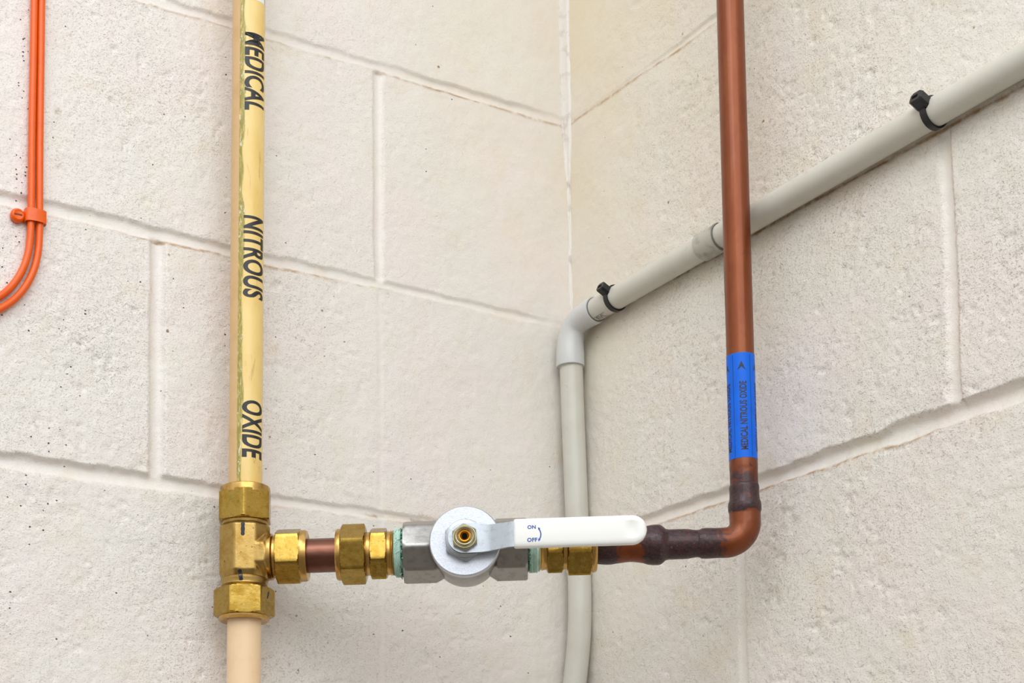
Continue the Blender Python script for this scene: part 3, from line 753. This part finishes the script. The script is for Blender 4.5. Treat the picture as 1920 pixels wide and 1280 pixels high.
def gbox(s_, x0, y0, x1, y1):
    a, b2_ = gpos(x0, y1); c2, d2 = gpos(x1, y0); return gtext(s_, a, c2, b2_, d2)
obj('lettering', gbox('ON', 989, 984, 1004.5, 991.5), M_BLUE2, gp, smooth=180, label='blue word ON')
obj('lettering', gbox('OFF', 988.5, 1007.5, 1007.5, 1015.5), M_BLUE2, gp, smooth=180, label='blue word OFF')
ap = [gpos(x, y) for x, y in ((1010.5, 991), (1013, 995.5), (1014.2, 1001), (1013.6, 1006), (1011.6, 1010.5))]
vs = []; fs = []
for i, (u, v) in enumerate(ap):
    a = V(ap[max(i-1, 0)]); b_ = V(ap[min(i+1, 4)]); d = (b_-a).normalized(); nn = V((-d.y, d.x))*.42
    for s_ in (1, -1): vs.append(vp(u+nn.x*s_, v+nn.y*s_, gt+gth+.12))
for i in range(4): fs.append((2*i, 2*i+1, 2*i+3, 2*i+2))
for tri in (((1008.4, 988.3), (1013.2, 989.8), (1009.6, 993.2)), ((1009.4, 1014.6), (1009.2, 1008.9), (1013.6, 1011))):
    n0 = len(vs)
    for q in tri: u, v = gpos(*q); vs.append(vp(u, v, gt+gth+.12))
    fs.append((n0, n0+1, n0+2))
obj('arrow_mark', (vs, fs), M_BLUE2, gp, smooth=180, label='blue curved two-headed arrow')
# stem nut
sn = gc+N_*(TP-TF+1.6)-VU*.7
stem = obj('stem_nut', poly(sn, N_, nut_rows(0, 6.5, 9.9, 6, 1.8), 6, 9.9, math.radians(4), up=VU), M_YZINC, valve, smooth=28)
obj('nut_collar', turn(sn+N_*5.4, N_, [(0, 8.0), (1.8, 7.7), (2.8, 7.1), (3.3, 6.4), (3.1, 5.7), (2.2, 4.9), (1.2, 4.8), (1.2, .5)], 64), M_YZINC, stem)
obj('stem', turn(sn+N_*6.4, N_, [(0, 4.5), (1.6, 4.4), (2.0, 4.0), (1.9, 3.3), (1.0, 3.0), (.6, 2.4), (.3, 2.3), (.3, .1)], 48), M_AMBER, valve, smooth=50, label='amber brass end of the valve stem')
obj('stem_socket', turn(sn+N_*6.8, N_, [(0, 2.2), (.35, 2.2), (.35, .1)], 32), d_, valve)
# embossed size mark on the bottom of the right hand end
# ------------------------------------------------------------------ copper pipe run on the right
def attr_tube(path, radii, burn, n=40):
    md_ = sweep(path, radii, n); return md_, [b_ for b_ in burn for _ in range(n)]
def copper(name, path, radii, burn, parent=None, base=None, **k):
    md_, at_ = attr_tube(path, radii, burn); o = obj(name, md_, M_COPPER, parent, base=base, smooth=180, **k)
    a = o.data.attributes.new('burn', 'FLOAT', 'POINT'); a.data.foreach_set('value', at_[:len(o.data.vertices)]); return o
rC = pxr(on_c(500), 25.2)
cr = thing('copper_pipe', 'bare copper pipe rising on the right, with a brazed elbow and blue sticker', 'pipe', HB)
q0 = Ct-Cd*800; L_ = (on_c(925)-q0).length; n_ = 60
path = [q0+Cd*(L_*i/n_) for i in range(n_+1)]
tl = (on_c(862)-q0).length
burn = [max(0, min(.42, (L_*i/n_-tl+6)/26)) for i in range(n_+1)]
# finer rows near the bottom
path = []; radii = []; burn = []
for i in range(30): path.append(q0+Cd*(tl*i/30)); radii.append(rC); burn.append(.0)
for i in range(25):
    f = i/24; path.append(q0+Cd*(tl+(L_-tl)*f)); radii.append(rC*(1+.02*max(0, math.sin(f*9)))); burn.append(.25+.5*f)
copper('pipe', path, radii, burn, cr, label='upright copper tube')
# elbow: socket above, quarter bend, socket left
sideV = -Hd
kC = depth(HB)/CF
re_ = 28.8*kC
Rb = 38*kC
up_ = -Cd
cen = HB + up_*Rb + sideV*Rb
path = []; radii = []; burn = []
ys = [(908, 25.5, .9), (911, 27, .9), (915, 27.6, .95), (922, 27.2, .85), (930, 27.3, .7), (938, 28.0, .6), (943, 30, .8), (950, 30.6, 1.0), (957, 30.4, .9), (961, 29, .55), (966, 28.7, .22), (974, 28.8, .12)]
for y, r, bb in ys: path.append(on_c(y)); radii.append(r*kC); burn.append(bb)
for i in range(1, 14):
    a = PI/2*i/14; path.append(cen - sideV*Rb*math.cos(a) - up_*Rb*math.sin(a)); radii.append(re_*(1-.012*math.sin(2*a))); burn.append(.22+.18*(i/14))
xs = [(1355, 28.3, .43), (1350, 28.2, .45), (1343, 28.2, .6), (1332, 28.6, .95), (1323, 28.9, 1.0), (1316, 28.2, 1.0), (1311, 26.0, .95), (1306, 25.5, .9)]
for x, r, bb in xs: path.append(on_h(x)); radii.append(r*kC); burn.append(bb)
copper('elbow', path, radii, burn, cr, label='brazed copper elbow')
path = []; radii = []; burn = []
xs = [(1313, 25.4, .9), (1306, 25.6, .9), (1298, 26.5, .85), (1290, 28, .8), (1280, 28.3, .8), (1268, 28.4, .85), (1254, 28.4, .9), (1248, 29.5, 1), (1243, 34, 1), (1238, 37.4, 1.0), (1233, 38.2, 1.0), (1224, 38, .95), (1214, 36.6, .9), (1207, 34, .65), (1198, 32.4, .35), (1188, 31, .2), (1180, 30.6, .2), (1174, 31.0, .25), (1164, 32.2, .35), (1154, 33.2, .6), (1146, 34.4, .95), (1138, 34.6, 1), (1130, 34, 1.0), (1122, 33, 1.), (1112, 32, .9), (1098, 31.6, .8)]
for x, r, bb in xs: path.append(on_h(x)); radii.append(r*kC); burn.append(bb)
copper('reducer', path, radii, burn, cr, label='scorched dark copper reducer with bulged brazed joints')
# blue sticker
TC = lambda py: (on_c(py)-Ct).dot(Cd)
REFC = -ray(1391, 760)
D = Cd; X = (REFC-D*REFC.dot(D)).normalized(); Y = D.cross(X); SYC = 1 if Y.dot(Rd) > 0 else -1
st = obj('sticker', arc_strip(Ct, Cd, rC-.02, TC(669), TC(864), -PI*.99, PI*.99, REFC, n=90, th=.22), M_BLUE, cr, label='bright blue wrap-around sticker with black lettering')
def ang(px, cen_px): return math.degrees(math.asin(max(-.99, min(.99, (px-cen_px)/25.6))))
def ctext(a_mid):
    vs, fs = flat_text('MEDICAL NITROUS OXIDE', bold=.03, cell=8); o = []
    for x, y, _ in vs:
        an = SYC*math.radians(a_mid+17-34*y) if False else SYC*math.radians(a_mid-15+30*(1-y))
        t_ = TC(850)+(TC(722.5)-TC(850))*x
        o.append(Ct+Cd*t_+(X*math.cos(an)+Y*math.sin(an))*(rC+.27))
    return o, fs
def cmark(pts, a_mid):
    o = []
    for a_, y in pts:
        an = SYC*math.radians(a_mid+a_); o.append(Ct+Cd*TC(y)+(X*math.cos(an)+Y*math.sin(an))*(rC+.28))
    return o
for am in (7, 79, -65):
    md_ = ctext(am)
    # letters read upwards: their tops point to the left
    obj('lettering', md_, M_INK2, st, smooth=180, label=None)
    v_ = []; f_ = []
    for sg in (-1, 1):
        n0 = len(v_)
        for i in range(11):
            q = i/10; hi = 17.5*q*sg; lo = 0 if q < .6 else 17.5*sg*(q-.6)/.4
            v_ += cmark([(lo+(hi-lo)*j/4, 685+17*q) for j in range(5)], am-4)
        f_ += [(n0+i*5+j, n0+i*5+j+1, n0+i*5+j+6, n0+i*5+j+5) for i in range(10) for j in range(4)]
    obj('arrow_mark', (v_, f_), M_INK2, st, smooth=180)
for am in (-33, 40, -105, 112):
    obj('divider_line', arc_strip(Ct, Cd, rC+.2, TC(672), TC(862), SYC*math.radians(am-.8), SYC*math.radians(am+.8), REFC, n=2, th=.06), M_INK2, st)

# ------------------------------------------------------------------ grey conduit in the corner
KR = 10.0
cd_l = R(1100, 595, 12.2); cA = R(1112, 583.5, 12.2); cB = R(1990, 72, 11.0)
kd = (cB-cA).normalized()
zc_ = lambda y: cA+kd*y
# diagonal run
tag(obj('conduit', turn(cA+kd*3, kd, [(0, KR), ((cB-cA).length+260, KR)], 56), M_PVC, base=cA),
    'pale grey plastic conduit climbing the right wall in two ties and a saddle', 'conduit')
# drop in the corner, kicking left at the bottom
vt = V((-12.2, -15.5, 0))
def corner(px, py):     # keep 15 mm off the left wall
    return L(px, py, 15.5)
drop = [corner(1069.5, 655), corner(1071, 690), corner(1075, 800), corner(1081, 950), corner(1086.5, 1090), corner(1087, 1150), L(1085, 1205, 14.5), L(1078, 1275, 13), L(1068, 1340, 12.5), L(1057, 1420, 12.5), L(1048, 1560, 12.5)]
tag(obj('conduit', sweep(spline(drop, 8), pxr(corner(1080, 900), 21.6), 48), M_PVC, base=corner(1081, 950)),
    'pale grey plastic conduit dropping straight down the corner behind the valve handle', 'conduit')
# elbow
e0 = corner(1069.3, 688); e1_ = corner(1068.8, 668); e2_ = corner(1069.3, 640)
ex = zc_(7.5)
rE = pxr(e0, 26.6); rM = pxr(e0, 24.2)
c1 = corner(1072, 618); c1b = corner(1077, 600); c2 = R(1088, 590, 13.5); c3 = R(1101, 586, 12.6)
P1 = corner(1069.2, 660); P2 = zc_(4.5); upk = V((0, 0, 1))
pth = [e0, e0.lerp(P1, .15)]
for i in range(31):
    t_ = i/30; B1 = P1+upk*26; B2 = P2-kd*26
    pth.append(P1*(1-t_)**3+B1*3*t_*(1-t_)**2+B2*3*t_*t_*(1-t_)+P2*t_**3)
rr = [rE-.4, rE] + [rE-.3-(rE-rM)*math.sin(PI*i/30)**.7 for i in range(30)] + [rM+.3]
ce = thing('conduit_elbow', 'pale grey plastic elbow joining the two conduits in the corner', 'conduit fitting', c1)
obj('socket_bend', sweep(pth, rr, 48), M_PVC2, ce, smooth=50)
ring = []
def torus(C_, D_, R0, r0, n=48, m2=8):
    D_, X_, Y_ = basis(D_); rows_ = []
    for i in range(n):
        a = 2*PI*i/n; d = X_*math.cos(a)+Y_*math.sin(a)
        rows_.append([C_+d*(R0+r0*math.cos(2*PI*j/m2))+D_*r0*math.sin(2*PI*j/m2) for j in range(m2)])
    rows_.append(rows_[0]); return rings(rows_, cap=False)
obj('sealant_line', torus(zc_(4.7), kd, KR+.25, .55), M_SEAL, ce, label='thin dark sealant line at the socket')
# printed box and letters on the conduit next to the socket
cond = bpy.data.objects['conduit']
REFK = -ray(1135, 580); Dk = kd; Xk = (REFK-Dk*REFK.dot(Dk)).normalized(); Yk = Dk.cross(Xk); SK = 1 if Yk.dot(Ud) < 0 else -1
def kline(t0, t1, a0, a1): return arc_strip(cA, kd, KR-.02, t0, t1, SK*math.radians(a0), SK*math.radians(a1), REFK, n=6, th=.10)
def kang(px, py):
    d = ray(px, py); 
    return 0
vs, fs = flat_text('EVL', bold=.03, cell=6)
o = []
for x, y, _ in vs:
    an = SK*math.radians(62-27*y); o.append(cA+kd*(7.5+10*x)+(Xk*math.cos(an)+Yk*math.sin(an))*(KR+.10))
obj('printed_mark', join(kline(5.5, 19, 30, 32.5), kline(5.5, 19, 68, 71), (o, fs)), M_SEAL, cond, label='small grey printed box and letters beside the elbow')

# saddle
sd0, sd1 = (R(1316, 470, 12.4)-cA).dot(kd), (R(1352, 447, 12.4)-cA).dot(kd)
sad = thing('pipe_saddle', 'weathered grey plastic saddle clip holding the conduit, half behind the copper pipe', 'clip', zc_((sd0+sd1)/2))
obj('band', turn(cA, kd, [(sd0, KR+.2), (sd0+.5, KR+1.3), (sd1-.6, KR+1.5), (sd1, KR+.3)], 56), M_SADDLE, sad)
fc = zc_(sd1-.5); 
def slab(c_, ys_, zs, x0, x1, rb=1.5, n=6):
    rows_ = []
    for xx, ins in ((x0, 0), (x1+.7, 0), (x1, .7)):
        ring_ = []
        for (sy, sz, a) in ((1, 1, 0), (-1, 1, 1), (-1, -1, 2), (1, -1, 3)):
            for q in range(n+1):
                an = PI/2*(a+q/n); ring_.append(V((xx, c_.y+sy*(ys_-rb)+ (rb-ins)*math.cos(an), c_.z+sz*(zs-rb)+(rb-ins)*math.sin(an))))
        rows_.append(ring_)
    return rings(rows_)
fc2 = R(1372, 505, 4); fc2.z -= 1
obj('foot', join(slab(fc2, 8.5, 15.5, 1.5, -5.2), ), M_SADDLE, sad, smooth=35)
def screw(c_, D_, r, th_=1.4):
    m1 = turn(c_, D_, [(0, r), (th_*.6, r), (th_, r*.8), (th_, .1)], 28); return m1
obj('screw_head', screw(V((-5.2, fc2.y, fc2.z-4)), V((-1, 0, 0)), 3.4, 1.6), M_ZINC, sad)
obj('sealant_line', torus(zc_(sd1+.3), kd, KR+.55, .5), M_SEAL, sad)

# cable ties
def tie(px, py, ang_deg, tilt, label, head_sz=1.0):
    s0 = (R(px, py, 12.4)-cA).dot(kd); c_ = zc_(s0)
    t = thing('cable_tie', label, 'cable tie', c_, 'black ties round the grey conduit')
    ax = (kd+V((0, 0, tilt))).normalized(); D_, X_, Y_ = basis(ax)
    if Y_.x > 0: Y_ = -Y_
    rows_ = []; n = 72
    for i in range(n):
        a = 2*PI*i/n; d = X_*math.cos(a)+Y_*math.sin(a)
        # the ring follows the conduit's round section
        dd = d - kd*d.dot(kd); k_ = 1/max(.2, dd.length)
        base_ = c_ + d*(KR+.15)*k_; topp = c_ + d*(KR+1.45)*k_
        rows_.append([base_-kd*2.3, topp-kd*2.1, topp+kd*2.1, base_+kd*2.3])
    rows_.append(rows_[0])
    obj('strap', rings(rows_, cap=False), M_BLACK, t, smooth=35)
    a = math.radians(ang_deg); d = X_*math.cos(a)+Y_*math.sin(a); tn = D_.cross(d).normalized()
    hc = c_+d*(KR+3.0)
    rows_ = []
    for k_, (q, sh) in enumerate(((-4.2, .80), (-3.6, 1.0), (3.4, 1.0), (4.2, .86))):
        rows_.append([hc + d*q*head_sz + D_*x*sh*3.8*head_sz + tn*y*sh*3.5*head_sz for x, y in ((1, .6), (.6, 1), (-.6, 1), (-1, .6), (-1, -.6), (-.6, -1), (.6, -1), (1, -.6))])
    hd = obj('head', rings(rows_), M_BLACK, t, smooth=25)
    # slot in the head and the short cut tail
    obj('slot', rings([[hc+d*4.25*head_sz+D_*x*2.1+tn*y*1.1-D_*.4 for x, y in ((1, 1), (-1, 1), (-1, -1), (1, -1))], [hc+d*4.4*head_sz+D_*x*2.0+tn*y*1.0-D_*.4 for x, y in ((1, 1), (-1, 1), (-1, -1), (1, -1))]]), d_, hd)
    return t
tie(1153, 562, 64, .0, 'black cable tie round the conduit close to the corner elbow', 1.15)
tie(1748, 213, 66, .0, 'black cable tie round the conduit near the right edge of the photo', 1.3)

# ------------------------------------------------------------------ orange cables
def cable(pts, label):
    c_ = [L(x, y, 3.9+random.uniform(-.1, .1)) for x, y in pts]
    return tag(obj('orange_cable', sweep(spline(c_, 8), 2.78, 24), M_ORANGE, base=L(pts[1][0], pts[1][1], 3.9)), label, 'cable', 'pair of orange cables')
cable([(72, -2000), (69, -800), (67, -150), (64.2, 0), (62.5, 110), (60, 240), (59, 330), (58.3, 400), (56.8, 440), (53, 472), (44.5, 500), (30, 526), (11, 547), (-14, 563), (-50, 580), (-110, 600)], 'left and inner of the two orange-painted cables clipped to the wall')
cable([(89, -2000), (85.5, -800), (81.5, -150), (78.2, 0), (76.8, 110), (75, 240), (74.4, 330), (74.2, 400), (73.8, 440), (71, 475), (63, 507), (48.5, 536), (28, 560), (2, 578), (-30, 594), (-100, 618)], 'right and outer of the two orange-painted cables clipped to the wall')
cl = thing('cable_clip', 'orange-painted metal clip with slotted screw holding both orange cables', 'clip', L(62, 407, 3))
cc = L(66.5, 407, 3.9)
k2 = depth(cc)/CF
def band_md(x_l, x_r, h, th_):
    # saddle profile over both cables, in the plane across them
    prof = []; w = (x_r-x_l)/2; xm = (x_l+x_r)/2
    inner = []
    for i in range(25):
        a = PI*i/24; x = math.cos(a)*(w); y = 1.0+ (6.6)*max(0, math.sin(a))**.42
        inner.append((xm+x, y))
    outer = [(xm+(x-xm)*(1+th_/w), y+th_) for x, y in inner]
    rows_ = []
    for z_ in (-h/2, h/2):
        rows_.append([V((cc.x+x, -y, cc.z+z_)) for x, y in inner]+[V((cc.x+x, -y, cc.z+z_)) for x, y in reversed(outer)])
    return rings(rows_)
s_x = math.cos(yaw)*0+1
obj('clip_band', band_md(-7.6, 7.4, 9.6, .9), M_ORANGE, cl, smooth=40)
sc_ = L(32, 405, 2.2)
def tab():
    x0 = cc.x-7.0; ring_ = []; 
    rows_ = []
    for yy in (-.2, -2.0):
        rr_ = [V((x0+1.5, yy, cc.z+3.6)), V((x0-2.5, yy, cc.z+3.4))]
        for q in range(9):
            a = PI/2+PI*q/8; rr_.append(V((sc_.x+4.9*math.cos(a), yy, sc_.z+4.9*math.sin(a))))
        rr_ += [V((x0-2.5, yy, cc.z-4.4)), V((x0+1.5, yy, cc.z-4.4))]
        rows_.append(rr_)
    return rings(rows_)
obj('tab', tab(), M_ORANGE, cl, smooth=35)
scp = V((sc_.x, -2.0, sc_.z))
sh = obj('screw_head', turn(scp, V((0, -1, 0)), [(0, 5.3), (1.6, 5.4), (2.8, 4.9), (3.5, 4.0), (3.7, 3.6), (3.4, 3.1), (3.6, .1)], 40), M_ORANGE, cl, smooth=50)
obj('screw_slot', rings([[V((sc_.x+x*2.9, -2.0-y_, sc_.z+z_*.55)) for x, z_ in ((1, 1), (-1, 1), (-1, -1), (1, -1))] for y_ in (3.3, 3.72)]), Mat('shadowed_orange', sr(120, 44, 10), .6).m, sh)
